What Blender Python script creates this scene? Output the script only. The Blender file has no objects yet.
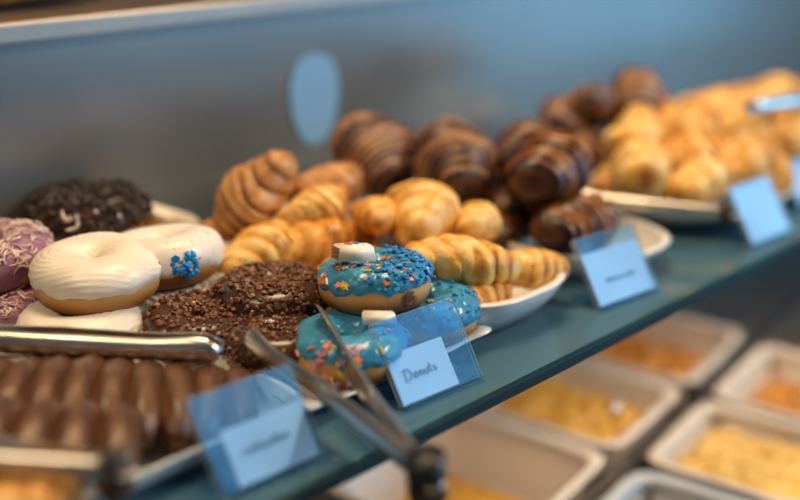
import bpy, bmesh, math, random
from mathutils import Vector, Matrix, Euler, noise
PI = math.pi
SC = bpy.context.scene
COL = SC.collection
rnd = random.Random(7)

# ------------------------------------------------------------------ helpers
def V(*a): return Vector(a)
def sm(a, b, x):
    if a == b: return 0.0 if x < a else 1.0
    t = max(0, min(1, (x - a) / (b - a))); return t * t * (3 - 2 * t)
def lerp(a, b, t): return a + (b - a) * t
def nz(p, s=1.0, seed=0): return noise.noise(Vector(p) * s + Vector((seed * 7.3, seed * 3.1, seed * 1.7)))

def mesh(name, verts, faces, mat, parent=None, smooth=True, attrs=None):
    me = bpy.data.meshes.new(name)
    me.from_pydata([tuple(v) for v in verts], [], faces)
    me.update()
    bm = bmesh.new(); bm.from_mesh(me)
    bmesh.ops.recalc_face_normals(bm, faces=bm.faces); bm.to_mesh(me); bm.free()
    if attrs:
        for k, vals in attrs.items():
            a = me.attributes.new(k, 'FLOAT', 'POINT'); a.data.foreach_set('value', vals)
    if smooth: me.polygons.foreach_set('use_smooth', [True] * len(me.polygons))
    if mat: me.materials.append(mat)
    o = bpy.data.objects.new(name, me); COL.objects.link(o)
    if parent: o.parent = parent
    return o

def bm_obj(name, bm, mat, parent=None, smooth=False):
    bmesh.ops.recalc_face_normals(bm, faces=bm.faces)
    me = bpy.data.meshes.new(name); bm.to_mesh(me); bm.free()
    if smooth: me.polygons.foreach_set('use_smooth', [True] * len(me.polygons))
    if mat: me.materials.append(mat)
    o = bpy.data.objects.new(name, me); COL.objects.link(o)
    if parent: o.parent = parent
    return o

def add_box(bm, c, s, rot=None, bev=0.0, seg=2):
    r = bmesh.ops.create_cube(bm, size=1.0)
    vs = r['verts']
    M = Matrix.Translation(c) @ (rot.to_matrix().to_4x4() if rot else Matrix()) @ Matrix.Diagonal((*s, 1))
    bmesh.ops.transform(bm, matrix=M, verts=vs)
    if bev > 0:
        es = list({e for v in vs for e in v.link_edges})
        bmesh.ops.bevel(bm, geom=es, offset=bev, segments=seg, affect='EDGES', profile=.5)

def box(name, c, s, mat, parent=None, bev=0.0, rot=None, smooth=False):
    bm = bmesh.new(); add_box(bm, Vector(c), s, rot, bev); return bm_obj(name, bm, mat, parent, smooth)

def grid_faces(nu, nv, cu=True, cv=True, off=0):
    f = []
    for i in range(nu if cu else nu - 1):
        for j in range(nv if cv else nv - 1):
            a = i * nv + j; b = ((i + 1) % nu) * nv + j
            c = ((i + 1) % nu) * nv + (j + 1) % nv; d = i * nv + (j + 1) % nv
            f.append((a + off, b + off, c + off, d + off))
    return f

def tube_data(pts, rad, n=8, caps=True):
    pts = [Vector(p) for p in pts]; vs = []; fs = []
    rads = rad if isinstance(rad, (list, tuple)) else [rad] * len(pts)
    up = V(0, 0, 1)
    for i, p in enumerate(pts):
        t = (pts[min(i + 1, len(pts) - 1)] - pts[max(i - 1, 0)]).normalized()
        if abs(t.dot(up)) > .95: up = V(1, 0, 0)
        a = t.cross(up).normalized(); b = a.cross(t)
        for k in range(n):
            w = 2 * PI * k / n
            vs.append(p + (a * math.cos(w) + b * math.sin(w)) * rads[i])
    fs = grid_faces(len(pts), n, False, True)
    if caps:
        fs.append(tuple(range(n))); L = (len(pts) - 1) * n
        fs.append(tuple(range(L, L + n)))
    return vs, fs

def empty(name, loc=(0, 0, 0), rot=(0, 0, 0)):
    o = bpy.data.objects.new(name, None); o.empty_display_size = .02
    COL.objects.link(o); o.location = loc; o.rotation_euler = rot; return o
def tag(o, label, cat, group=None, kind=None):
    o['label'] = label; o['category'] = cat
    if group: o['group'] = group
    if kind: o['kind'] = kind
    return o
def structure(o): o['kind'] = 'structure'; return o
def kids(o): return [c for c in bpy.data.objects if c.parent == o]
def copy_tree(o, parent=None):
    ch = kids(o); c = o.copy(); COL.objects.link(c)
    if parent: c.parent = parent
    for k in ch: copy_tree(k, c)
    return c

# ------------------------------------------------------------------ materials
MATS = {}
def fresnel(k, ior):
    fr = k.n('ShaderNodeFresnel'); fr.inputs['IOR'].default_value = ior
    g = k.n('ShaderNodeNewGeometry')
    return k.math('MULTIPLY', fr.outputs[0], k.math('SUBTRACT', 1, g.outputs['Backfacing']))
class N:
    def __init__(s, name):
        s.m = bpy.data.materials.new(name); s.m.use_nodes = True
        s.t = s.m.node_tree; s.b = s.t.nodes['Principled BSDF']; s.out = s.t.nodes['Material Output']
    def n(s, typ, **kw):
        x = s.t.nodes.new(typ)
        for k, v in kw.items(): setattr(x, k, v)
        return x
    def l(s, a, b): s.t.links.new(a, b)
    def set(s, **kw):
        for k, v in kw.items():
            i = s.b.inputs[k.replace('_', ' ')]
            i.default_value = (*v, 1) if isinstance(v, tuple) and len(v) == 3 and i.type == 'RGBA' else v
        return s
    def coord(s):
        return s.n('ShaderNodeTexCoord').outputs['Object']
    def noise(s, scale, detail=4, rough=.55):
        x = s.n('ShaderNodeTexNoise'); x.inputs['Scale'].default_value = scale
        x.inputs['Detail'].default_value = detail; x.inputs['Roughness'].default_value = rough
        s.l(s.coord(), x.inputs['Vector']); return x.outputs['Fac']
    def ramp(s, src, stops):
        r = s.n('ShaderNodeValToRGB'); e = r.color_ramp.elements
        while len(e) < len(stops): e.new(.5)
        for i, (p, c) in enumerate(stops): e[i].position = p; e[i].color = (*c, 1)
        s.l(src, r.inputs['Fac']); return r.outputs['Color']
    def attr(s, name):
        a = s.n('ShaderNodeAttribute'); a.attribute_name = name; return a.outputs['Fac']
    def math(s, op, a, b):
        x = s.n('ShaderNodeMath', operation=op)
        for i, v in enumerate((a, b)):
            if isinstance(v, (int, float)): x.inputs[i].default_value = v
            else: s.l(v, x.inputs[i])
        return x.outputs[0]
    def mix(s, f, a, b):
        x = s.n('ShaderNodeMix', data_type='RGBA')
        if isinstance(f, (int, float)): x.inputs[0].default_value = f
        else: s.l(f, x.inputs[0])
        for i, v in ((6, a), (7, b)):
            if isinstance(v, tuple): x.inputs[i].default_value = (*v, 1)
            else: s.l(v, x.inputs[i])
        return x.outputs[2]
    def color(s, c): s.l(c, s.b.inputs['Base Color']); return s
    def bump(s, src, dist, strength=1.0):
        b = s.n('ShaderNodeBump'); b.inputs['Distance'].default_value = dist; b.inputs['Strength'].default_value = strength
        s.l(src, b.inputs['Height']); s.l(b.outputs[0], s.b.inputs['Normal']); return s

def plain(name, col, rough=.5, metal=0, var=.15, scale=30, bump=0, **kw):
    if name in MATS: return MATS[name]
    k = N(name); f = k.noise(scale)
    k.color(k.ramp(f, [(.3, tuple(c * (1 - var) for c in col)), (.7, tuple(min(1, c * (1 + var)) for c in col))]))
    k.set(Roughness=rough, Metallic=metal, **kw)
    if bump: k.bump(f, bump)
    MATS[name] = k.m; return k.m

def glass_mat(name, tint, rough=.02, ior=1.5, spec_tint=(1, 1, 1)):
    k = N(name); k.t.nodes.remove(k.b)
    tr = k.n('ShaderNodeBsdfTransparent'); tr.inputs[0].default_value = (*tint, 1)
    gl = k.n('ShaderNodeBsdfGlossy'); gl.inputs['Roughness'].default_value = rough; gl.inputs['Color'].default_value = (*spec_tint, 1)
    mx = k.n('ShaderNodeMixShader'); k.l(fresnel(k, ior), mx.inputs[0]); k.l(tr.outputs[0], mx.inputs[1]); k.l(gl.outputs[0], mx.inputs[2])
    k.l(mx.outputs[0], k.out.inputs['Surface']); return k.m

M_steel = plain('stainless_steel', (.74, .69, .63), .30, 1, .08, 60)
M_steel_dark = plain('worn_steel', (.30, .27, .25), .3, 1, .2, 60)
M_porc = plain('white_porcelain', (.80, .80, .79), .18, 0, .02, 10)
M_pan = plain('cream_white_pan', (.76, .67, .57), .25, 0, .03, 10)
M_count = plain('brushed_counter', (.26, .21, .17), .35, .5, .15, 20)
M_dark = plain('dark_counter', (.055, .045, .04), .4, 0, .2, 20)
M_acrylic = glass_mat('clear_acrylic', (.80, .91, 1.0), .02, 1.5)
M_acredge = plain('acrylic_cut_edge', (.62, .72, .82), .3, 0, .05, 40)
M_card = plain('pale_blue_paper', (.64, .77, .93), .6, 0, .03, 50)
M_ink = plain('blue_grey_ink', (.12, .20, .33), .6, 0, .1, 50)

def glass_shelf_mat():
    k = N('tinted_glass'); k.t.nodes.remove(k.b)
    tr = k.n('ShaderNodeBsdfTransparent'); tr.inputs[0].default_value = (.30, .40, .43, 1)
    gl = k.n('ShaderNodeBsdfGlossy'); gl.inputs['Roughness'].default_value = .06
    df = k.n('ShaderNodeBsdfDiffuse'); df.inputs[0].default_value = (.105, .245, .35, 1)
    m0 = k.n('ShaderNodeMixShader'); m0.inputs[0].default_value = .55
    k.l(tr.outputs[0], m0.inputs[1]); k.l(df.outputs[0], m0.inputs[2])
    mx = k.n('ShaderNodeMixShader'); k.l(fresnel(k, 1.55), mx.inputs[0]); k.l(m0.outputs[0], mx.inputs[1]); k.l(gl.outputs[0], mx.inputs[2])
    k.l(mx.outputs[0], k.out.inputs['Surface']); return k.m
M_glass = glass_shelf_mat()
M_glass_edge = plain('green_glass_edge', (.004, .03, .042), .45, 0, .2, 8, Specular_IOR_Level=.2)

def dough_mat():
    k = N('fried_dough'); f = k.noise(60); b = k.attr('band')
    base = k.ramp(k.math('ADD', b, k.math('MULTIPLY', k.math('SUBTRACT', f, .5), .25)),
                  [(.0, (.30, .105, .022)), (.45, (.50, .21, .045)), (.95, (.70, .40, .14))])
    k.color(base).set(Roughness=.5, Subsurface_Weight=.08, Subsurface_Radius=(.004, .002, .001), Subsurface_Scale=1.0)
    k.bump(f, .0006); return k.m
M_dough = dough_mat()
def icing(name, c1, c2, rough=.3, wave=0, spots=None, bumpd=.0006, scale=35):
    k = N(name); f = k.noise(scale)
    col = k.ramp(f, [(.35, c1), (.65, c2)])
    if spots:
        f2 = k.noise(90, 2); col = k.mix(k.ramp(f2, [(.64, (0, 0, 0)), (.68, (1, 1, 1))]), col, spots)
    k.color(col); k.set(Roughness=rough, Subsurface_Weight=.1, Subsurface_Radius=(.004, .003, .002), Subsurface_Scale=1.0)
    k.bump(f, bumpd); return k.m
M_white = icing('white_icing', (.83, .73, .60), (.92, .85, .74), .35)
M_white_cool = icing('white_icing_specked', (.84, .75, .65), (.92, .85, .77), .35, spots=(.70, .55, .42))
M_blue = icing('blue_icing', (.035, .235, .42), (.07, .33, .54), .22, bumpd=.0015, scale=60)
M_choc = icing('chocolate_icing', (.05, .022, .014), (.085, .04, .026), .25)
M_purple = icing('purple_icing', (.26, .12, .22), (.38, .20, .30), .3)
M_nib = plain('chocolate_nib', (.20, .088, .044), .4, 0, .45, 150)
M_shav = plain('dark_chocolate_shaving', (.035, .022, .017), .5, 0, .4, 120)
M_coco = plain('coconut_shred', (.80, .66, .55), .6, 0, .1, 100)
M_cocop = plain('pink_coconut_shred', (.62, .38, .42), .6, 0, .15, 100)
M_flake = plain('blue_sugar_flake', (.008, .25, .62), .4, 0, .3, 200)
SPR = {n: plain(n + '_sprinkle', c, .4, 0, .05, 50) for n, c in dict(
    orange=(.90, .25, .05), yellow=(.90, .58, .05), white=(.88, .84, .80), pink=(.85, .30, .30), blue=(.02, .36, .60), lilac=(.52, .30, .42)).items()}
M_wchoc = plain('white_chocolate', (.88, .82, .72), .35, 0, .03, 20)
M_wafer = plain('wafer', (.45, .20, .08), .6, 0, .4, 300)

def crust(name, pale, mid, dark, amp=1.5, rough=.38):
    k = N(name); l = k.attr('layer'); f = k.noise(40, 6, .62); g = k.noise(140, 3)
    v = k.math('ADD', l, k.math('MULTIPLY', k.math('SUBTRACT', f, .5), amp))
    v = k.math('ADD', v, k.math('MULTIPLY', k.math('SUBTRACT', g, .5), .25))
    k.color(k.ramp(v, [(.0, pale), (.45, mid), (1.0, dark)]))
    k.set(Roughness=rough, Subsurface_Weight=.05, Subsurface_Radius=(.004, .002, .001), Subsurface_Scale=1.0)
    k.bump(k.math('ADD', f, k.math('MULTIPLY', g, .4)), .0018); return k.m
M_gold = crust('golden_crust', (.95, .72, .31), (.82, .44, .085), (.36, .11, .012), amp=2.1)
M_amber = crust('amber_crust', (.92, .62, .21), (.74, .33, .05), (.28, .08, .01), amp=2.0)
M_brownc = crust('brown_crust', (.74, .42, .17), (.46, .20, .055), (.17, .06, .02))
M_chocc = crust('chocolate_crust', (.46, .17, .035), (.12, .038, .012), (.018, .008, .006), amp=.8, rough=.3)
M_chocl = crust('striped_chocolate_crust', (.48, .25, .12), (.15, .065, .04), (.030, .013, .018), amp=.7, rough=.35)
M_finger = crust('cocoa_crust', (.18, .08, .033), (.105, .042, .017), (.03, .012, .006), rough=.35)
M_bread = crust('loaf_crust', (.80, .48, .16), (.66, .30, .06), (.34, .12, .03))

# ------------------------------------------------------------------ donuts
R0, r0, rz0 = .0280, .0190, .0190
def d_surface(th, ph, seed, off=0.0, R=R0, r=r0, rz=rz0):
    # superelliptic ring tube; origin at the bottom centre
    cx, cz = math.cos(ph), math.sin(ph)
    e = .86
    x = math.copysign(abs(cx) ** e, cx); z = math.copysign(abs(cz) ** e, cz)
    w = 1 + .045 * nz((math.cos(th), math.sin(th), seed), 1.3, seed)
    rad = R * w + (r * w + off) * x
    zz = (rz + off) * z
    if zz < -rz * .85: zz = -rz * .85 + (zz + rz * .85) * .2
    zz *= 1 + .06 * nz((math.cos(th), math.sin(th), 3), 1.1, seed + 5)
    return Vector((rad * math.cos(th), rad * math.sin(th), zz + rz * .88))

def make_dough(root, seed, **kw):
    nu, nv = 64, 28; vs = []; band = []
    for i in range(nu):
        for j in range(nv):
            th, ph = 2 * PI * i / nu, 2 * PI * j / nv
            vs.append(d_surface(th, ph, seed, 0, **kw))
            s = math.sin(ph)
            band.append(max(0, 1 - abs(s - .05) * 1.7) if math.cos(ph) > 0 else .3)
    return mesh('dough', vs, grid_faces(nu, nv), M_dough, root, attrs={'band': band})

def glaze_edge(th, seed, drip, low):
    return low + drip * (nz((math.cos(th), math.sin(th), 0), 2.2, seed) + .5 * nz((math.cos(th), math.sin(th), 0), 5.5, seed + 2))
def glaze_pt(th, ph, seed, thick, ripple, lump, e0, e1, kw):
    k = sm(e0, e0 + .3, ph) * sm(e1, e1 - .35, ph)
    off = -.0012 + (thick + .0012) * k
    if ripple:
        a, b = ripple[0], ripple[1]
        q = math.cos(ph) * 1.0
        off += b * k * math.sin(ripple[2] * (ph + .55 * math.sin(th * 2 + seed)) + th * 1.0)
    p = d_surface(th, ph, seed, off, **kw)
    if lump:
        n = (d_surface(th, ph, seed, off + .001, **kw) - p).normalized()
        p += n * lump * k * (nz(p, 160, seed) + .6 * nz(p, 330, seed))
    return p
def make_glaze(root, mat, seed, thick=.0022, drip=.35, low=-.15, ripple=None, lump=0, name='icing', **kw):
    nu, nv = 128, 44; vs = []
    for i in range(nu):
        th = 2 * PI * i / nu; e0 = glaze_edge(th, seed, drip, low); e1 = PI + .25
        for j in range(nv):
            ph = lerp(e0, e1, j / (nv - 1)); vs.append(glaze_pt(th, ph, seed, thick, ripple, lump, e0, e1, kw))
    fs = grid_faces(nu, nv, True, False)
    return mesh(name, vs, fs, mat, root)
def on_glaze(th, ph, seed, off, **kw):
    p = d_surface(th, ph, seed, off, **kw); n = (d_surface(th, ph, seed, off + .002, **kw) - p).normalized(); return p, n

def chunk_data(r, rr, flat=.6):
    bm = bmesh.new()
    bmesh.ops.create_icosphere(bm, subdivisions=1, radius=r)
    for v in bm.verts:
        v.co *= rr.uniform(.55, 1.3); v.co.z *= flat
    bm.verts.ensure_lookup_table()
    vs = [v.co.copy() for v in bm.verts]; fs = [tuple(v.index for v in f.verts) for f in bm.faces]; bm.free(); return vs, fs
def shred_data(L, w, rr, bend=.4):
    pts = [V(lerp(-L / 2, L / 2, t), bend * L * (t - .5) ** 2 * 2, rr.uniform(-.06, .06) * L) for t in (0, .25, .5, .75, 1)]
    return tube_data(pts, [w * .6, w, w, w, w * .5], 4)
def place_data(dst_v, dst_f, data, M):
    o = len(dst_v); dst_v += [M @ v for v in data[0]]; dst_f += [tuple(i + o for i in f) for f in data[1]]
def orient(p, n, spin, tilt=0, rr=None):
    q = n.to_track_quat('Z', 'Y').to_matrix().to_4x4()
    return Matrix.Translation(p) @ q @ Matrix.Rotation(spin, 4, 'Z') @ Matrix.Rotation(tilt, 4, 'X')
def topping(root, name, mat, maker, count, seed, ths=(0, 2 * PI), phs=(.2, 2.2), off=.0025, tilt=.6, kind='stuff', **kw):
    rr = random.Random(seed); vs = []; fs = []
    for _ in range(count):
        th, ph = rr.uniform(*ths), rr.uniform(*phs)
        p, n = on_glaze(th, ph, kw.get('dseed', 1), off + rr.uniform(-.0006, .0012))
        place_data(vs, fs, maker(rr), orient(p, n, rr.uniform(0, 6.28), rr.uniform(-tilt, tilt)))
    o = mesh(name, vs, fs, mat, root, smooth=False)
    if kind: o['kind'] = kind
    return o

def star_mesh(name, mat, r=.0026):
    vs = []; n = 10
    for z in (-.0006, .0006):
        for k in range(n):
            q = r if k % 2 == 0 else r * .5
            vs.append(V(q * math.cos(k * PI / 5), q * math.sin(k * PI / 5), z))
    fs = [tuple(range(n)), tuple(range(n, 2 * n))] + [(k, (k + 1) % n, n + (k + 1) % n, n + k) for k in range(n)]
    return vs, fs
def rod_mesh(L=.005, r=.0008):
    return tube_data([V(-L / 2, 0, 0), V(-L / 2 + .0005, 0, 0), V(L / 2 - .0005, 0, 0), V(L / 2, 0, 0)], [r * .5, r, r, r * .5], 7)
SPROTO = {}
def sprinkle(root, kind, colr, M):
    key = (kind, colr)
    if key not in SPROTO:
        d = {'star': star_mesh('s', None, .0036), 'rod': rod_mesh(.007, .0011), 'flat': star_mesh('s', None, .0025)}[kind]
        o = mesh('sprinkle', d[0], d[1], SPR[colr], root, smooth=False); SPROTO[key] = o.data
    else:
        o = bpy.data.objects.new('sprinkle', SPROTO[key]); COL.objects.link(o); o.parent = root
    o.matrix_local = M
    o['label'] = colr + (' star sprinkle' if kind != 'rod' else ' rod sprinkle')
    return o
def scatter_sprinkles(root, n, seed, dseed, cols, ths=(0, 2 * PI), phs=(.15, 2.3), kinds=('star', 'rod', 'flat'), off=.0027):
    rr = random.Random(seed)
    for _ in range(n):
        th, ph = rr.uniform(*ths), rr.uniform(*phs)
        p, n_ = on_glaze(th, ph, dseed, off)
        sprinkle(root, rr.choice(kinds), rr.choice(cols), orient(p, n_, rr.uniform(0, 6.28), rr.uniform(-.3, .3)))

def donut(loc, label, group, seed, mat, rot=(0, 0, 0), scale=1.0, name='donut', cat='donut', geo={}, **gl):
    root = empty(name, loc, rot); root.scale = (scale,) * 3
    make_dough(root, seed, **geo); make_glaze(root, mat, seed, **gl, **geo)
    return tag(root, label, cat, group)
G_D = 'donuts piled on the white trays'

# ---- blue donuts
b1 = donut((.016, .124, .0475), 'blue iced donut with wafer bar and star sprinkles, topmost of the blue stack', G_D, 3, M_blue, (math.radians(-4), math.radians(3), .3), 1.0, drip=.25, low=-.02, lump=.0014)
# camera side of a donut is around angle 225 degrees in the world
CA = math.radians(225)
scatter_sprinkles(b1, 30, 11, 3, ['orange', 'orange', 'pink', 'yellow', 'white'], (CA - .3 - 1.3, CA - .3 + 1.3), (.35, 1.9), ('star', 'flat', 'star', 'rod'), .003)
scatter_sprinkles(b1, 14, 12, 3, ['orange', 'pink', 'white', 'blue'], (0, 2 * PI), (.9, 2.4), ('flat', 'star'), .003)
topping(b1, 'sugar_flakes', M_flake, lambda rr: chunk_data(rr.uniform(.0018, .0036), rr, .45), 190, 5, (CA - .3 - .1, CA - .3 + 2.9), (.15, 1.9), .0032, .8, dseed=3)
topping(b1, 'chocolate_smear', M_nib, lambda rr: chunk_data(rr.uniform(.0022, .0042), rr, .25), 16, 8, (CA + .25, CA + .42), (-.40, -.02), .0003, .3, dseed=3)
def choc_bar(root, loc, rot, s, wafer=True):
    e = bpy.data.objects.new('wafer_bar', None); COL.objects.link(e); e.parent = root; e.location = loc; e.rotation_euler = rot; e.empty_display_size = .01
    bm = bmesh.new()
    r = bmesh.ops.create_cube(bm, size=1)
    for v in r['verts']:
        k = .80 if v.co.z > 0 else 1.0
        v.co = V(v.co.x * s[0] * (k if v.co.x > 0 else 1), v.co.y * s[1] * k, v.co.z * s[2])
    bmesh.ops.bevel(bm, geom=bm.edges[:], offset=.0012, segments=3, affect='EDGES')
    bm_obj('white_coating', bm, M_wchoc, e, True)
    if wafer:
        bm = bmesh.new()
        for q in range(4):
            add_box(bm, V(-s[0] / 2 - .0002, 0, -s[2] * .36 + q * s[2] * .22), (.0022, s[1] * .82, s[2] * .15), None, .0003, 1)
        bm_obj('wafer_layers', bm, M_wafer, e)
    return e
w1 = choc_bar(b1, (-.019, .007, .0475), (math.radians(-6), math.radians(4), math.radians(-82 - 17)), (.033, .021, .013))
w1.rotation_euler = (math.radians(-4), math.radians(6), math.radians(-28 - 17))
M1 = Matrix.Translation((0.002, 0.001, .0052))
for k, (dx, c) in enumerate(((-.006, 'orange'), (.001, 'blue'), (-.002, 'pink'), (-.0075, 'orange'))):
    s_ = sprinkle(w1, 'flat', c, Matrix.Translation((dx, (-.003, .001, .003, -.001)[k], .0073)))

b2 = donut((-.040, .098, .0135), 'blue iced donut at the tray front, gripped by the sprinkle-caked tongs', G_D, 4, M_blue, (0, 0, .8), .98, drip=.3, low=-.02, lump=.0008)
scatter_sprinkles(b2, 34, 21, 4, ['lilac', 'lilac', 'orange', 'pink', 'yellow', 'white'], (CA - .8 - .55, CA - .8 + .25), (-.45, 1.1), ('star', 'rod', 'flat'), .0032)
scatter_sprinkles(b2, 16, 22, 4, ['orange', 'yellow', 'blue', 'pink'], (CA - 2.4, CA + 1), (.3, 1.4), ('rod', 'flat'), .003)
w2 = choc_bar(b2, (0.0024, -0.0253, .0430), (0, math.radians(4), math.radians(-38 - 46)), (.029, .013, .009), False)
w2.name = 'white_chocolate_bar'
b3 = donut((.058, .108, .0135), 'blue iced donut half hidden behind the card lettered with donuts', G_D, 6, M_blue, (0, 0, 1.8), 1.0, drip=.3, low=-.1, lump=.0014)
scatter_sprinkles(b3, 14, 31, 6, ['orange', 'yellow', 'pink', 'white'], (0, 6.28), (.3, 1.6))
topping(b3, 'sugar_flakes', M_flake, lambda rr: chunk_data(rr.uniform(.0014, .0024), rr, .45), 120, 15, (0, 6.28), (.15, 1.9), .003, .8, dseed=6)

# ---- white donuts
RP = (0, .00042, 27)
d = donut((-.142, .300, .0495), 'cream white iced donut with rippled icing, nearest the tongs on its pile', G_D, 7, M_white, (math.radians(-3), math.radians(-2), 2.1), 1.12, drip=.18, low=-.08, ripple=RP, geo=dict(R=.0255, r=.0215, rz=.0195))
d = donut((-.074, .300, .0475), 'white iced donut with a blue icing smudge and chocolate specks', G_D, 8, M_white_cool, (math.radians(-6), math.radians(4), .4), 1.12, drip=.22, low=-.35)
topping(d, 'blue_smudge', M_flake, lambda rr: chunk_data(rr.uniform(.0016, .0034), rr, .35), 46, 41, (CA - .4 + .35, CA - .4 + .75), (-.32, .4), .0022, .4, dseed=8)
topping(d, 'chocolate_specks', M_nib, lambda rr: chunk_data(rr.uniform(.0005, .0011), rr, .4), 24, 42, (CA - .4 - .4, CA - .4 + .8), (-.4, .3), .0020, .4, dseed=8)
donut((-.172, .282, .0135), 'flat white iced donut lying under the rippled one, above the long tongs', G_D, 9, M_white, (0, 0, 1.0), 1.06, drip=.15, low=-.3, ripple=RP)
donut((-.078, .283, .0135), 'white donut with combed icing, under the pair of white donuts', G_D, 10, M_white, (0, 0, 2.6), .95, drip=.15, low=-.3, ripple=(0, .0009, 15))
donut((-.002, .312, .0135), 'plain white iced donut behind the donut with the blue smudge', G_D, 11, M_white, (0, 0, 2.6), 1.0, drip=.15, low=-.4)

# ---- purple donuts
def shreds(d, ds, n, seed):
    topping(d, 'coconut_shreds', M_coco, lambda rr: shred_data(rr.uniform(.008, .016), rr.uniform(.0006, .001), rr), n, seed, (0, 6.28), (.2, 2.2), .0035, .5, dseed=ds)
    topping(d, 'pink_coconut_shreds', M_cocop, lambda rr: shred_data(rr.uniform(.006, .013), rr.uniform(.0006, .001), rr), n, seed + 1, (0, 6.28), (.3, 2.2), .003, .5, dseed=ds)
d = donut((-.178, .408, .046), 'purple iced donut heaped with coconut shreds, at the left edge', G_D, 12, M_purple, (0, math.radians(-6), 0), 1.08, drip=.4, low=-.35); shreds(d, 12, 130, 51)
d = donut((-.200, .372, .0135), 'small purple coconut donut at the bottom of the purple pile', G_D, 13, M_purple, (0, 0, 0), .95, drip=.3, low=-.3); shreds(d, 13, 90, 55)
# ---- chocolate donuts
d = donut((-.060, .448, .050), 'donut smothered in dark chocolate shavings, at the back left', G_D, 14, M_choc, (0, 0, 0), 1.18, drip=.2, low=-.25)
topping(d, 'chocolate_shavings', M_shav, lambda rr: shred_data(rr.uniform(.006, .014), rr.uniform(.0007, .0018), rr, .9), 520, 61, (0, 6.28), (-.1, 2.4), .003, .9, dseed=14)
topping(d, 'coconut_shreds', M_coco, lambda rr: shred_data(.014, .0012, rr, .8), 4, 62, (CA - .1, CA + .1), (.2, .8), .004, .5, dseed=14)
donut((-.048, .445, .0135), 'pale iced donut beneath the dark chocolate shavings', G_D, 15, M_white, (0, 0, 0), 1.12, drip=.2, low=-.4)
donut((.012, .440, .034), 'pale beige donut peeking out behind the blue-smudged one', G_D, 16, M_white, (0, math.radians(25), 0), .85, drip=.2, low=.2)
def nibs(d, ds, n, seed):
    topping(d, 'chocolate_nibs', M_nib, lambda rr: chunk_data(rr.uniform(.0013, .0032), rr, .55), n, seed, (0, 6.28), (-.1, 2.6), .0028, .9, dseed=ds)
d = donut((-.030, .205, .022), 'chocolate iced donut under crumbled nibs, left of the blue stack', G_D, 17, M_choc, (0, 0, 0), 1.05, drip=.2, low=-.35); nibs(d, 17, 720, 71)
d = donut((-.098, .222, .0135), 'nib covered chocolate donut in front of the white donuts', G_D, 18, M_choc, (math.radians(4), 0, 0), .92, drip=.2, low=-.35); nibs(d, 18, 460, 72)
d = donut((-.075, .150, .0135), 'low chocolate nib donut behind the open tongs', G_D, 19, M_choc, (0, 0, 0), .86, drip=.2, low=-.3); nibs(d, 19, 360, 73)

# ------------------------------------------------------------------ dishes
def sup(t, a, b, e):
    c, s = math.cos(t), math.sin(t)
    return math.copysign(abs(c) ** (2 / e), c) * a, math.copysign(abs(s) ** (2 / e), s) * b
def dish(name, loc, a, b, e, h, mat, label, cat='plate', group=None, rotz=0, foot=.75, tips=0, rim=.004, wall=.0035):
    prof = [(.0, .0), (foot * .9, .0), (foot, .001), (foot + (1 - foot) * .6, h * .5), (1, h), (1.0, h + .001), (1 - rim / a, h + .0015),
            (1 - rim / a - .004, h), (foot + (1 - foot) * .5, h * .5 + wall * .6), (foot * .97, wall + .0008), (foot * .9, wall), (.0, wall)]
    n = 96; vs = []; fs = []
    for (s, z) in prof:
        for k in range(n):
            t = 2 * PI * k / n; x, y = sup(t, a * s, b * s, e)
            up = tips * max(0, abs(math.sin(2 * t)) ** 6) * sm(foot, 1, s)
            vs.append(V(x * (1 + up * 2.2), y * (1 + up * 1.2), z + up * .05))
    fs = grid_faces(len(prof), n, False, True)
    o = mesh(name, vs, fs, mat); o.location = loc; o.rotation_euler[2] = rotz
    return tag(o, label, cat, group)
G_P = 'white serving plates along the glass shelf'
dish('serving_plate', (-.012, .270, 0), .102, .208, 7, .012, M_porc, 'white rectangular tray with a raised corner under the blue donuts', 'plate', G_P, 0, .86, tips=.08)
dish('serving_plate', (-.225, .375, 0), .108, .105, 7, .011, M_porc, 'white tray at the back left under the white and purple donuts', 'plate', G_P, 0, .86)
dish('serving_plate', (-.245, .150, 0), .140, .086, 7, .020, M_porc, 'white rimmed plate of cocoa brown finger pastries at the left', 'plate', G_P, 0, .86)
dish('serving_plate', (.150, .245, 0), .100, .192, 3.0, .036, M_porc, 'white oval dish holding golden croissants in the middle', 'plate', G_P, 0, .86)
dish('serving_plate', (.345, .245, 0), .088, .190, 3.0, .028, M_porc, 'white oval dish of dark chocolate croissants, right of the golden ones', 'plate', G_P, 0, .84)
dish('serving_plate', (.66, .235, 0), .20, .18, 4.0, .026, M_porc, 'long white dish under the golden pastry heap at the right', 'plate', G_P, 0, .75)

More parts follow.
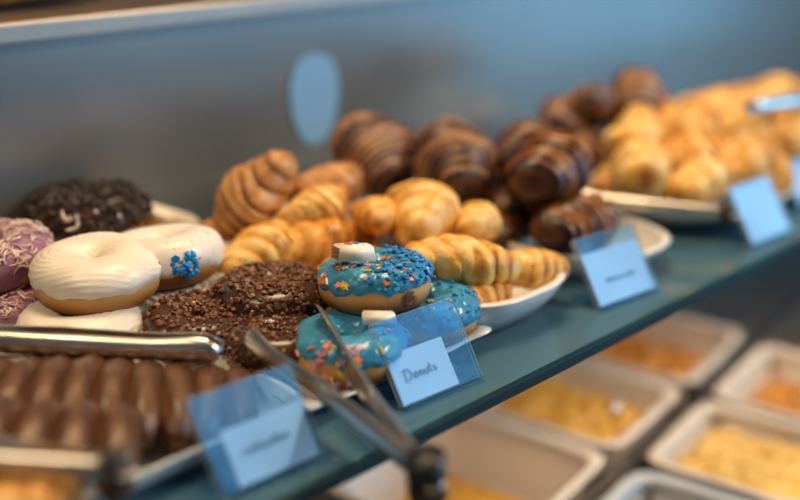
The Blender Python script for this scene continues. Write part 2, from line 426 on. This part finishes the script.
# ------------------------------------------------------------------ croissants
def croissant(loc, rot, L, Rm, label, group, mat, seed, bend=1.3, n=4, taper=.62, flat=.86, cat='croissant', name='croissant', twist=.16, step=.15, contrast=.40, stripes=0, lump=1.0):
    NR, NM = 110, 36; vs = []; lay = []
    Rc = L / bend if bend > .01 else None
    for i in range(NR):
        s = lerp(-1, 1, i / (NR - 1))
        if Rc:
            a = s * bend / 2; c = V(Rc * math.sin(a), -Rc * (math.cos(a) - math.cos(bend / 4)), 0); tn = V(math.cos(a), -math.sin(a), 0)
        else:
            c = V(s * L / 2, 0, 0); tn = V(1, 0, 0)
        side = V(-tn.y, tn.x, 0)
        for j in range(NM):
            w = 2 * PI * j / NM
            wob = .10 * nz((s * 1.5, math.cos(w), math.sin(w)), 1.1, seed) * (1 - abs(s))
            u = min(1, max(0, abs(s) + wob + twist * math.sin(w + seed) * (1 - abs(s)) * (1 if s > 0 else -1)))
            k = min(n - 1, int(u * n)); f = u * n - k
            big = 1 - taper * (u ** 1.6)
            r = Rm * big * (1 + step * (.45 - f * .9) * (1 - .2 * k / n) + .10 * math.sin(PI * f))
            r *= (1 - abs(s) ** 14) ** .5 if abs(s) < 1 else 0
            d = side * math.cos(w) + V(0, 0, 1) * math.sin(w) * flat
            p = c + d * r
            p += d * lump * (.20 * Rm * nz(p, 24, seed) + .06 * Rm * nz(p, 70, seed))
            if p.z < -Rm * flat * .8: p.z = -Rm * flat * .8 + (p.z + Rm * flat * .8) * .3
            vs.append(p)
            lay.append(.55 + contrast * .5 * math.sin(2 * PI * stripes * u + 1.2 * nz(p, 30, seed)) + .42 * sm(.78, .95, abs(s)) if stripes else (.5 + contrast * (.5 - math.sin(PI * f) ** .8)) if k or s > 0 else .5 + contrast * (.5 - math.sin(PI * (.5 + f / 2)) ** .8))
    fs = grid_faces(NR, NM, False, True) + [tuple(range(NM)), tuple(range((NR - 1) * NM, NR * NM))]
    o = mesh(name, vs, fs, mat, attrs={'layer': lay})
    o.location = loc; o.rotation_euler = tuple(math.radians(q) for q in rot)
    return tag(o, label, cat, group)
G_C = 'golden croissants in the middle dish'
cr = croissant
cr((.116, .112, .060), (0, 8, -34), .115, .026, 'long golden croissant lying across the dish front beside the blue donut', G_C, M_gold, 1, .35, 3, .55, twist=.24, step=.15)
cr((.108, .098, .028), (10, 0, -20), .10, .021, 'golden croissant lowest in the dish, right behind the blue donuts', G_C, M_amber, 2, .8, 3)
cr((.192, .094, .040), (0, 8, -24), .085, .022, 'small golden croissant at the right tip of the middle dish', G_C, M_gold, 3, .3, 3)
cr((.158, .206, .076), (0, -8, 50), .105, .034, 'golden croissant with its end facing forward, above the long one', G_C, M_gold, 4, .7, 3)
cr((.206, .172, .066), (0, 5, 30), .085, .023, 'pale golden croissant right of the forward-facing one', G_C, M_gold, 5, .7, 3)
cr((.098, .283, .080), (0, -5, 5), .095, .023, 'plump golden croissant at the left of the upper row', G_C, M_gold, 6, 1.0, 4)
cr((.126, .234, .076), (0, 10, 60), .095, .023, 'golden croissant between the plump one and the forward-facing one', G_C, M_amber, 7, .8, 3)
cr((.022, .285, .052), (0, -12, 12), .115, .026, 'golden croissant behind the chocolate nib donut', G_C, M_gold, 8, .8, 4)
cr((.080, .262, .050), (0, 0, -22), .125, .028, 'flat golden croissant under the upper row', G_C, M_amber, 9, .5, 4)
cr((.078, .204, .036), (0, 0, -10), .11, .028, 'golden croissant low behind the wafer bar', G_C, M_amber, 10, .5, 4)
cr((.058, .335, .090), (0, -48, -46), .112, .037, 'upright browned croissant leaning at the back left of the dish', G_C, M_brownc, 11, .2, 4, .75)
cr((.030, .365, .045), (0, -5, 20), .10, .024, 'brown croissant low at the dish rear left edge', G_C, M_brownc, 12, .5, 4)
cr((.145, .318, .088), (0, 0, 10), .12, .024, 'browned croissant behind the plump golden one', G_C, M_brownc, 13, .8, 5)
cr((.155, .150, .030), (0, 0, 20), .11, .024, 'croissant at the bottom of the dish beneath the long golden one', G_C, M_amber, 14, .5, 4)
G_K = 'dark chocolate croissants behind the golden ones'
cr((.236, .344, .100), (0, -20, 70), .125, .042, 'striped light brown chocolate croissant standing behind the golden row', G_K, M_chocl, 21, .3, 6, .5, contrast=1.0, stripes=7, step=.09)
cr((.268, .258, .098), (0, -15, 55), .125, .043, 'rounded striped chocolate croissant right of the light brown one', G_K, M_chocl, 22, .3, 6, .5, contrast=1.0, stripes=7, step=.09)
cr((.322, .178, .098), (0, -4, 28), .135, .041, 'dark chocolate croissant with its dark end facing forward, on top', G_K, M_chocc, 23, .3, 5, .45, contrast=1.0, stripes=7, step=.09)
cr((.318, .132, .046), (0, 4, 10), .13, .036, 'dark chocolate croissant right behind the third card from the left', G_K, M_chocc, 24, .3, 5, .45, contrast=1.0, stripes=7, step=.09)
cr((.330, .215, .042), (0, 0, 25), .12, .034, 'dark chocolate croissant buried under the topmost dark one', G_K, M_chocc, 25, .4, 5, .45, contrast=1.0, stripes=7, step=.09)
cr((.245, .295, .040), (0, 0, 40), .12, .034, 'dark croissant under the striped pair', G_K, M_chocc, 26, .4, 5, .45, contrast=1.0, stripes=7, step=.09)
cr((.262, .205, .036), (0, 0, 60), .10, .030, 'dark croissant low between the golden and chocolate piles', G_K, M_chocc, 27, .4, 5, .45, contrast=1.0, stripes=7, step=.09)
cr((.368, .300, .044), (0, 0, 10), .11, .034, 'dark croissant at the back of the chocolate dish', G_K, M_chocc, 28, .4, 5, .45, contrast=1.0, stripes=7, step=.09)
cr((.385, .255, .095), (0, -5, 20), .11, .030, 'brown striped croissant just behind the dark topmost one', G_K, M_chocl, 29, .4, 6, .45, contrast=1.0, stripes=7, step=.09)
G_F = 'brown striped pastries far behind the golden heap'
cr((.540, .315, .098), (0, 0, 30), .11, .030, 'brown striped pastry at the left of the far brown heap', G_F, M_chocl, 31, .4, 5, .45, contrast=1.0, stripes=5, step=.1)
cr((.565, .292, .112), (0, 30, 50), .10, .028, 'small brown pastry standing left of the tallest far one', G_F, M_chocl, 32, .4, 5, .45, contrast=1.0, stripes=5, step=.1)
cr((.628, .264, .122), (0, -10, 40), .11, .034, 'tallest brown pastry of the far heap', G_F, M_chocl, 33, .4, 5, .45, contrast=1.0, stripes=5, step=.1)
cr((.545, .280, .060), (0, 0, 30), .11, .032, 'brown pastry at the bottom of the far heap, left', G_F, M_chocl, 34, .4, 5, .45, contrast=1.0, stripes=5, step=.1)
cr((.635, .275, .085), (0, 0, 30), .12, .032, 'brown pastry under the tallest far one', G_F, M_chocl, 35, .4, 5, .45, contrast=1.0, stripes=5, step=.1)
G_R = 'golden pastries heaped at the right'
gp = [((.555, .212, .095), (0, 0, 20), .12, .026, M_gold, 'golden pastry at the upper left of the right heap'),
      ((.628, .185, .092), (0, 5, 0), .12, .027, M_amber, 'golden pastry in the middle of the heap top row'),
      ((.500, .172, .066), (0, 0, 40), .11, .030, M_gold, 'golden pastry beside the dark croissants, front of the heap'),
      ((.545, .120, .050), (0, 0, 10), .11, .026, M_gold, 'golden pastry above the handle of the far tongs'),
      ((.582, .148, .064), (0, 6, -30), .11, .027, M_amber, 'pale-centred golden pastry in the heap centre'),
      ((.640, .120, .058), (0, 0, 20), .12, .028, M_amber, 'golden pastry left of the fourth card from the left'),
      ((.700, .150, .080), (0, 0, 0), .13, .028, M_gold, 'golden pastry under the bright far tongs'),
      ((.715, .205, .100), (0, 5, 10), .13, .028, M_gold, 'golden pastry behind the bright far tongs'),
      ((.790, .180, .095), (0, 0, 5), .14, .030, M_gold, 'golden pastry at the far right, highest of its heap'),
      ((.760, .110, .072), (0, 0, 5), .14, .028, M_amber, 'golden pastry between the two rightmost cards'),
      ((.530, .200, .040), (0, 0, 0), .12, .028, M_amber, 'golden pastry lowest at the heap left side'),
      ((.690, .110, .036), (0, 0, 0), .12, .026, M_amber, 'golden pastry low behind the fourth card from the left'),
      ((.870, .195, .090), (0, 0, -10), .14, .030, M_gold, 'golden pastry at the end of the heap by the right edge'),
      ((.66, .25, .075), (0, 0, 10), .13, .030, M_amber, 'golden pastry at the rear of the right heap')]
for k, (l, r_, L, R_, m_, lab) in enumerate(gp):
    cr(l, r_, L * 1.2, R_ * 1.12, lab, G_R, m_, 40 + k, .5, 4, .5, step=.28, contrast=.7, lump=2.0, cat='pastry', name='pastry')
# finger pastries on the near left plate
def finger(loc, rot, L, Rm, label, seed, arch):
    NR, NM = 44, 24; vs = []; lay = []
    for i in range(NR):
        s = lerp(-1, 1, i / (NR - 1)); c = V(s * L / 2, 0, -arch * s * s); r = Rm * (1 - abs(s) ** 5) ** .5 if abs(s) < 1 else 0
        tn = V(1, 0, -4 * arch * s / L).normalized(); up = V(-tn.z, 0, tn.x)
        for j in range(NM):
            w = 2 * PI * j / NM; d = V(0, 1, 0) * math.cos(w) + up * math.sin(w)
            p = c + d * r * (1 + .05 * math.cos(6 * w + s * 5)); p += d * .05 * Rm * nz(p, 40, seed); vs.append(p)
            lay.append(.45 + .3 * math.cos(6 * w + s * 5))
    fs = grid_faces(NR, NM, False, True)
    o = mesh('finger_pastry', vs, fs, M_finger, attrs={'layer': lay}); o.location = loc; o.rotation_euler = tuple(math.radians(q) for q in rot)
    return tag(o, label, 'pastry', 'cocoa brown finger pastries on the left plate')
ordn = ['first', 'second', 'third', 'fourth', 'fifth', 'sixth', 'seventh', 'eighth', 'ninth', 'tenth']
for k in range(10):
    finger((lerp(-.305, -.152, k / 9), lerp(.228, .098, k / 9), .042 - (.003 * max(0, k - 4))), (0, 0, 44 + (-3, 2, -1, 3, 1, 5, 9, 12, 6, 10)[k]), .115, .0142,
           'cocoa brown finger pastry, %s from the left in the rear row' % ordn[k], 60 + k, .016)
for k in range(6):
    finger((lerp(-.352, -.258, k / 5), lerp(.182, .090, k / 5), .050 - .002 * k), (0, 0, 42 + (4, -2, 3, 1, 6, 12)[k]), .10, .0150,
           'cocoa brown finger pastry, %s from the left in the front row' % ordn[k], 70 + k, .022)
o = cr((-.352, .060, .030), (0, 0, -20), .09, .024, 'orange glazed bun at the bottom left corner behind dark tongs', 'buns at the near left', M_bread, 81, .4, 3, .4, cat='bun', name='bun')

# ------------------------------------------------------------------ tongs
def arm_data(path, widths, thick=.0012, curl=.25):
    # strip whose width is vertical (local z), curled into a shallow channel
    path = [Vector(p) for p in path]; n = len(path); m = 7; outer = []; inner = []
    for i, p in enumerate(path):
        t = (path[min(i + 1, n - 1)] - path[max(i - 1, 0)]); t.z = 0; t.normalize(); nr = V(-t.y, t.x, 0); w = widths[i]
        sgn = 1 if path[n // 2].y >= 0 else -1
        for k in range(m):
            q = k / (m - 1) * 2 - 1; base = p + V(0, 0, q * w / 2) + nr * sgn * (-(q * q) * w * curl)
            outer.append(base + nr * sgn * thick / 2); inner.append(base - nr * sgn * thick / 2)
    vs = outer + inner; N_ = n * m; fs = []
    for i in range(n - 1):
        for k in range(m - 1):
            a = i * m + k; fs.append((a, a + 1, a + m + 1, a + m)); fs.append((a + N_, a + m + N_, a + m + 1 + N_, a + 1 + N_))
        fs.append((i * m, (i + 1) * m, (i + 1) * m + N_, i * m + N_)); fs.append((i * m + m - 1, i * m + m - 1 + N_, (i + 1) * m + m - 1 + N_, (i + 1) * m + m - 1))
    for e in (0, n - 1):
        for k in range(m - 1): a = e * m + k; fs.append((a, a + 1, a + 1 + N_, a + N_))
    return vs, fs
def tongs(hinge, head, L, gap_mid, gap_head, label, mat, roll=0, w=.016, headw=.026, offset=0.0, pommel=None):
    h, e = Vector(hinge), Vector(head); x = (e - h).normalized(); y = V(0, 0, 1).cross(x).normalized(); z = x.cross(y)
    root = empty('tongs'); Mx = Matrix((x, y, z)).transposed().to_4x4(); Mx.translation = h
    root.matrix_world = Mx @ Matrix.Rotation(roll, 4, 'X')
    for sgn in (1, -1):
        path = []; wd = []
        for i in range(25):
            t = i / 24
            g = lerp(.006, gap_mid, t / .5) if t < .5 else lerp(gap_mid, gap_head, (t - .5) / .5)
            path.append(V(t * L, sgn * g + offset * t, 0)); wd.append(w * (1 - .15 * sm(.5, .8, t)) + (headw - w) * sm(.78, .93, t) - headw * .5 * sm(.95, 1, t))
        a = arm_data(path, wd); mesh('arm', a[0], a[1], mat, root)
    # spring hinge and end cap
    vs, fs = tube_data([V(-.004, 0, -w * .7), V(-.004, 0, -w * .7), V(-.004, 0, w * .7), V(-.004, 0, w * .7)], [w * .45, w * .58, w * .58, w * .45], 20); mesh('hinge', vs, fs, pommel or M_steel_dark, root)
    ring = [V(-.010 + .008 * math.cos(q * PI / 8), .008 * math.sin(q * PI / 8), 0) for q in range(17)]
    vs, fs = tube_data(ring, .0012, 8); mesh('hanging_ring', vs, fs, mat, root)
    return tag(root, label, 'tongs', 'metal serving tongs')
M_black = plain('black_plastic', (.02, .02, .022), .4, 0, .2, 40)
# near tongs with the hinge hanging out over the shelf edge
tongs((-.134, -.070, .024), (-.080, .128, .050), .214, .018, .036, 'open steel serving tongs sticking out over the shelf edge, gripping a blue donut', M_steel, math.radians(-9), .023, .030, pommel=M_black)
tn = tongs((-.303, .315, .058), (-.143, .135, .051), .245, .012, .009, 'long flat steel tongs lying in front of the white donuts', M_steel, math.radians(0), .020, .024)
tongs((-.300, .030, .056), (-.385, .150, .062), .18, .015, .012, 'dark tongs blurred in the bottom left corner', M_steel, 0, .014, .022, pommel=M_black)
tongs((.478, .052, .040), (.405, .200, .046), .17, .010, .008, 'steel tongs with a dark end lying between the dark croissants and the golden heap', M_steel, 0, .015, .020, pommel=M_black)
tongs((.80, .100, .116), (.655, .112, .124), .16, .012, .010, 'bright steel tongs lying on top of the golden heap at the right', M_steel, 0, .018, .026)

# ------------------------------------------------------------------ price cards in acrylic holders
W_S, H_S, TI = .087, .072, math.radians(33)
def sign(loc, yaw, label, cardrect, strokes=None):
    root = empty('sign_holder', loc, (0, 0, math.radians(yaw)))
    sl = Matrix.Rotation(-TI, 4, 'X')
    def slab(name, x0, x1, z0, z1, t, y, mat, bev=.0006):
        bm = bmesh.new(); add_box(bm, V((x0 + x1) / 2, y, (z0 + z1) / 2), (x1 - x0, t, z1 - z0), None, bev, 2)
        if mat is M_acrylic:
            bm.normal_update()
            for f in bm.faces: f.material_index = 0 if abs(f.normal.y) > .9 else 1
        bmesh.ops.transform(bm, matrix=sl, verts=bm.verts); o = bm_obj(name, bm, mat, root)
        if mat is M_acrylic: o.data.materials.append(M_acredge)
        return o
    slab('front_panel', 0, W_S, .0035, H_S, .0018, 0, M_acrylic)
    slab('rear_panel', 0, W_S, .0035, H_S, .0018, .0044, M_acrylic)
    c = slab('card', cardrect[0], cardrect[1], cardrect[2], cardrect[3], .0006, .0021, M_card, 0)
    if strokes:
        vs = []; fs = []
        for st in strokes:
            pts = [sl @ V(x, -.00125 + .0021, z) for x, z in st]
            place_data(vs, fs, tube_data(pts, .00042, 6), Matrix())
        mesh('handwriting', vs, fs, M_ink, c)
    bm = bmesh.new(); add_box(bm, V(W_S / 2, .020, .0018), (W_S, .046, .0025), None, .0008, 2); bm_obj('foot', bm, M_acrylic, root)
    return tag(root, label, 'price card', 'price cards along the glass shelf front')
def spl(pts, n=6):
    out = []
    for i in range(len(pts) - 1):
        p0, p1, p2, p3 = pts[max(i - 1, 0)], pts[i], pts[i + 1], pts[min(i + 2, len(pts) - 1)]
        for k in range(n):
            t = k / n; out.append(tuple(.5 * (2 * p1[q] + (p2[q] - p0[q]) * t + (2 * p0[q] - 5 * p1[q] + 4 * p2[q] - p3[q]) * t * t + (3 * p1[q] - p0[q] - 3 * p2[q] + p3[q]) * t ** 3) for q in (0, 1)))
    out.append(pts[-1]); return out
def letters(x0, z0, s):
    L = [[(0, 0), (.05, 1.0)], [(-.1, .95), (.45, .98), (.75, .55), (.5, .08), (-.08, .02)],                        # D
         [(1.25, .5), (1.02, .38), (1.05, .08), (1.32, .06), (1.42, .34), (1.25, .5)],                              # o
         [(1.68, .5), (1.70, .02), (1.74, .36), (1.92, .5), (2.02, .3), (2.06, .02)],                               # n
         [(2.28, .5), (2.30, .12), (2.46, .03), (2.62, .2), (2.66, .5), (2.68, .05)],                               # u
         [(3.0, .85), (3.0, .15), (3.15, .04)], [(2.84, .55), (3.2, .58)],                                          # t
         [(3.68, .48), (3.46, .46), (3.48, .30), (3.68, .22), (3.64, .04), (3.40, .06)]]                            # s
    return [[(x0 + p[0] * s, z0 + p[1] * s) for p in spl(st)] for st in L]
def scrawl(x0, x1, z0, h, seed):
    rr = random.Random(seed); n = 22
    return [spl([(lerp(x0, x1, k / n), z0 + (h if k % 2 else 0) * rr.uniform(.4, 1.1)) for k in range(n + 1)])]
sign((-.046, .030, 0), -4, 'clear acrylic card holder with handwritten donuts card, in front of the blue donuts', (.0012, .062, .0045, .045), letters(.013, .0215, .0088))
sign((-.222, .026, 0), -3, 'blurred acrylic card holder nearest the camera, in front of the finger pastries', (.016, .084, .0045, .044), scrawl(.026, .066, .024, .005, 4))
sign((.232, .040, 0), -6, 'pale blue card holder in front of the dark chocolate croissants', (.002, .085, .0045, .056), scrawl(.022, .066, .024, .004, 5))
sign((.506, .026, 0), -3, 'pale blue card holder in front of the right golden heap, left of the last card', (.002, .085, .0045, .070), None)
sign((.690, .058, 0), 0, 'pale blue card holder at the right edge of the picture, last in line', (.002, .085, .0045, .070), None)

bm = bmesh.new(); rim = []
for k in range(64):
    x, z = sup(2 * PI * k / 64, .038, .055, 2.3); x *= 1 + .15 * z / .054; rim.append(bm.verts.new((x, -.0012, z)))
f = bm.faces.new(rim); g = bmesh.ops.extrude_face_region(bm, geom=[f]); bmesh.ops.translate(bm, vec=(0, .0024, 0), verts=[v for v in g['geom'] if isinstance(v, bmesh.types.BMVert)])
hc = bm_obj('panel_reflection', bm, plain('blue_reflection', (.24, .46, .72), .5, 0, .03, 20)); hc.location = (.287, .4999, .132)  # blue reflection in the back panel, modelled as a thin coloured plate
tag(hc, 'pale blue reflection on the back panel, built as a flat plate, above the golden croissants', 'card')  # not a real card, the plate stands in for a reflection
# ------------------------------------------------------------------ the display case
sh = empty('glass_shelf', (0, 0, 0))
box('glass_sheet', (.75, .253, -.006), (2.7, .494, .010), M_glass, sh)
box('glass_front_edge', (.75, .003, -.006), (2.7, .006, .0102), M_glass_edge, sh, .001)
tag(sh, 'long tinted glass shelf with a dark green front edge carrying the plates', 'shelf')

def wall_mat():
    k = N('brushed_back_panel'); f = k.noise(3, 2)
    k.color(k.ramp(f, [(.3, (.205, .222, .225)), (.7, (.235, .252, .255))])).set(Roughness=.24, Metallic=.45, Specular_IOR_Level=.6); return k.m
M_wall = wall_mat()
structure(box('wall_back', (.75, .507, -.10), (2.7, .012, .70), M_wall))
up = empty('upper_shelf', (0, .5, .25))
box('shelf_board', (.75, .20, .002), (2.7, .40, .008), plain('brown_laminate', (.10, .075, .062), .35, 0, .1, 6), up)
box('front_rail', (.75, -.012, -.001), (2.7, .010, .016), plain('pale_steel_rail', (.36, .39, .40), .45, .3, .05, 10), up, .0012)
box('rail_lip', (.75, -.0125, .0075), (2.7, .0096, .0022), plain('cream_edge_strip', (.85, .70, .55), .3, .3, .05, 10), up, .0006)
tag(up, 'brown upper shelf with a pale metal front rail above the back panel', 'shelf')
cr((-.005, .64, .300), (0, 0, 10), .24, .050, 'golden brown loaf on the upper shelf in the top left corner', None, M_bread, 91, .2, 4, .4, cat='bread', name='bread_loaf')

# ------------------------------------------------------------------ hot counter below
ct = math.radians(8); Oc = V(.403, .100, -.25); U = V(math.cos(ct), math.sin(ct), 0); Wv = V(-math.sin(ct), math.cos(ct), 0)
def C(u, v, z=0): return Oc + U * u + Wv * v + V(0, 0, z)
def pan(u0, u1, v0, v1, label, mat=M_pan, depth=.075):
    cx, cy = (u0 + u1) / 2, (v0 + v1) / 2; a, b = (u1 - u0) / 2, (v1 - v0) / 2; n = 80; vs = []
    prof = [(-.02, -.004), (0, .0), (-.001, .002), (-.012, .002), (-.016, -.001), (-.024, -depth * .9), (-.034, -depth), (-a * 1.0, -depth),
            ]
    out = [(-a, -depth - .003), (-.032, -depth - .003), (-.021, -depth * .9), (-.0135, -.006)]
    for (d, z) in prof + out:
        for k in range(n):
            x, y = sup(2 * PI * k / n, max(.0005, a + d), max(.0005, b + d), 9); vs.append(V(x, y, z))
    o = mesh('serving_pan', vs, grid_faces(len(prof + out), n, True, True), mat); o.location = C(cx, cy); o.rotation_euler[2] = ct
    return tag(o, label, 'serving pan', 'white serving pans on the counter below')
def food(u0, u1, v0, v1, z, h, mat, label, name, seed, lump=.012, cat='food'):
    n, m = 60, 60; vs = []; cx, cy = (u0 + u1) / 2, (v0 + v1) / 2
    for i in range(n):
        for j in range(m):
            x, y = lerp(-1, 1, i / (n - 1)), lerp(-1, 1, j / (m - 1)); q = (1 - x ** 4) * (1 - y ** 4)
            p = V(x * (u1 - u0) / 2, y * (v1 - v0) / 2, h * q ** .5)
            p.z += lump * q ** .3 * (nz(p, 45, seed) + .5 * nz(p, 110, seed)); vs.append(p)
    k = len(vs)
    for v in [vs[i] for i in range(k)]: vs.append(V(v.x, v.y, min(v.z, 0) - .008))
    fs = grid_faces(n, m, False, False) + grid_faces(n, m, False, False, k)
    for i in range(n - 1):
        for j in (0, m - 1): fs.append((i * m + j, (i + 1) * m + j, (i + 1) * m + j + k, i * m + j + k))
    for j in range(m - 1):
        for i in (0, n - 1): fs.append((i * m + j, i * m + j + 1, i * m + j + 1 + k, i * m + j + k))
    o = mesh(name, vs, fs, mat); o.location = C(cx, cy, z); o.rotation_euler[2] = ct
    return tag(o, label, cat, None, 'stuff')
def foodmat(name, a, b, c):
    k = N(name); f = k.noise(70, 4); k.color(k.ramp(f, [(.3, a), (.5, b), (.72, c)])).set(Roughness=.4); k.bump(f, .002); return k.m
F_yel = foodmat('yellow_food', (.55, .25, .03), (.80, .45, .07), (.90, .62, .18))
F_egg = foodmat('egg_food', (.75, .42, .07), (.92, .60, .15), (.95, .72, .32))
F_red = foodmat('orange_food', (.30, .09, .015), (.65, .26, .03), (.85, .45, .08))
pan(-.26, -.004, .018, .262, 'near empty white pan with a little yellow food, below the price cards')
pan(.004, .212, .018, .262, 'white pan of yellow food with a spoon, behind the near empty one')
pan(.222, .450, .018, .262, 'white pan of orange brown food, furthest under the shelf')
pan(.004, .200, -.215, -.010, 'white pan of bright yellow egg at the lower right')
pan(-.26, -.010, -.260, -.012, 'pan whose rim fills the bottom right edge', plain('grey_enamel_pan', (.55, .60, .63), .25, 0, .03, 10))
pan(.210, .420, -.215, -.010, 'pale pan with orange food at the right picture edge')
food(-.22, -.05, .05, .23, -.070, .008, F_yel, 'thin layer of yellow food at the bottom of the near empty pan', 'yellow_food', 1, .006)
food(.03, .185, .045, .235, -.040, .022, F_yel, 'yellow brown food filling the pan with the spoon', 'yellow_food', 2)
food(.25, .42, .045, .235, -.050, .022, F_red, 'orange brown food filling the furthest pan', 'orange_food', 3)
food(.025, .178, -.190, -.035, -.030, .022, F_egg, 'bright yellow egg filling the lower right pan', 'egg_food', 4, .008)
food(.235, .395, -.190, -.035, -.045, .020, F_red, 'orange food filling the pale pan at the right edge', 'orange_food', 5)
food(-.23, -.04, -.23, -.045, -.055, .01, F_yel, 'food in the pan at the bottom right edge', 'yellow_food', 6)
# serving spoon
sp = empty('serving_spoon', C(.120, .070, -.004)); sp.rotation_euler = (0, math.radians(-14), ct + math.radians(-160))
vs = []
for i in range(9):
    for k in range(24):
        r = .030 * i / 8; x, y = r * 1.25 * math.cos(2 * PI * k / 24), r * .85 * math.sin(2 * PI * k / 24); vs.append(V(x - .10, y, -.012 * (1 - (i / 8) ** 2)))
bw = mesh('bowl', vs, grid_faces(9, 24, False, True), M_steel, sp)
md = bw.modifiers.new('solid', 'SOLIDIFY'); md.thickness = .0012
a = tube_data([V(-.064, 0, 0), V(-.02, 0, .008), V(.05, 0, .016), V(.10, 0, .018)], [.003, .0035, .0045, .006], 10); mesh('handle', a[0], a[1], M_steel, sp)
tag(sp, 'steel serving spoon resting in the pan of yellow food', 'spoon')
# counter frame with the dark well strips
bm = bmesh.new()
add_box(bm, V(.09, .005, -.012), (1.3, .020, .012), None, .001)
def cb(name, c, s, mat, bev=.001):
    o = box(name, (0, 0, 0), s, mat, None, bev); o.location = C(*c); o.rotation_euler[2] = ct; return o
bm.free()
tag(cb('counter_divider', (.15, .004, -.008), (1.2, .016, .012), M_steel_dark), 'steel divider strip between the two rows of pans', 'divider')
tag(cb('knob_cap', (.206, .004, .004), (.022, .022, .014), M_black, .004), 'small black knob where four pans meet', 'knob')
structure(cb('floor_counter', (.20, .0, -.115), (2.6, 1.4, .05), M_count))

# ------------------------------------------------------------------ the room behind the camera
M_room = plain('warm_plaster', (.34, .30, .26), .8, 0, .06, 3)
structure(box('floor', (1, -1.5, -1.02), (9, 7, .04), plain('grey_tile', (.36, .38, .40), .5, 0, .1, 4)))
structure(box('wall_front', (1, -4.5, 1.5), (9, .1, 5.0), M_room))
structure(box('wall_left', (-3.5, -1.5, 1.5), (.1, 7, 5.0), M_room))
structure(box('wall_right', (5.55, -1.5, 1.5), (.1, 7, 5.0), M_room))
k = N('daylight_pane'); k.t.nodes.remove(k.b); em = k.n('ShaderNodeEmission'); em.inputs[0].default_value = (.23, .60, .96, 1); em.inputs[1].default_value = 3.6
k.l(em.outputs[0], k.out.inputs['Surface'])
structure(box('window_1', (3.8, -4.43, 1.6), (3.2, .02, 4.0), k.m))
structure(box('window_2', (5.48, -3.0, 1.4), (.02, 2.6, 4.5), k.m))
for q in range(3): structure(box('trim_%d' % (q + 1), (2.6 + q * 1.4, -4.40, 1.25), (.08, .06, 3.3), M_dark))
for q in range(3): structure(box('trim_%d' % (q + 4), (5.45, -4.3 + q * 1.3, .9), (.06, .08, 3.7), M_dark))

# ------------------------------------------------------------------ light
def area(name, loc, tgt, size, power, col, sy=None):
    l = bpy.data.lights.new(name, 'AREA'); l.energy = power; l.color = col; l.size = size
    if sy: l.shape = 'RECTANGLE'; l.size_y = sy
    o = bpy.data.objects.new(name, l); COL.objects.link(o); o.location = loc
    o.rotation_euler = (Vector(tgt) - Vector(loc)).to_track_quat('-Z', 'Y').to_euler(); return o
area('ceiling_lamp', (.3, .35, 1.7), (.15, .2, 0), .6, 24, (1, .70, .40))
area('ceiling_lamp', (-.9, .2, 1.5), (0, .2, 0), .4, 8, (1, .74, .46))
area('front_fill', (1.2, -1.0, 1.3), (.45, 0, -.25), .4, 24, (1, .76, .50))  # added unseen fill from the front, reaches under the shelf to brighten the pans
area('pan_fill', (.5, .16, -.022), (.5, .12, -.3), 1.3, 1.5, (1, .74, .52), .06)  # added light with no fixture, lifts the dark pans below the glass
w = bpy.data.worlds.new('World'); SC.world = w; w.use_nodes = True
w.node_tree.nodes['Background'].inputs[0].default_value = (.55, .72, .9, 1); w.node_tree.nodes['Background'].inputs[1].default_value = .06

# ------------------------------------------------------------------ camera
F = 1111.0; th = math.atan(375 / F); yw = math.atan(1130 / math.hypot(F, 375))
cam = bpy.data.cameras.new('camera'); co = bpy.data.objects.new('camera', cam); COL.objects.link(co)
cam.sensor_width = 36; cam.lens = F / 800 * 36
co.location = (-.6, -.498, .389)
d = V(math.cos(yw) * math.cos(th), math.sin(yw) * math.cos(th), -math.sin(th))
co.rotation_euler = d.to_track_quat('-Z', 'Y').to_euler()
cam.dof.use_dof = True; cam.dof.focus_distance = .915; cam.dof.aperture_fstop = 1.3; cam.clip_start = .02
SC.camera = co
SC.view_settings.view_transform = 'Standard'; SC.view_settings.look = 'None'; SC.view_settings.gamma = 1; SC.view_settings.use_curve_mapping = False
SC.view_settings.exposure = 0.0
SC.cycles.use_denoising = True
SC.cycles.max_bounces = 10; SC.cycles.transparent_max_bounces = 16
SC.cycles.sample_clamp_indirect = 6
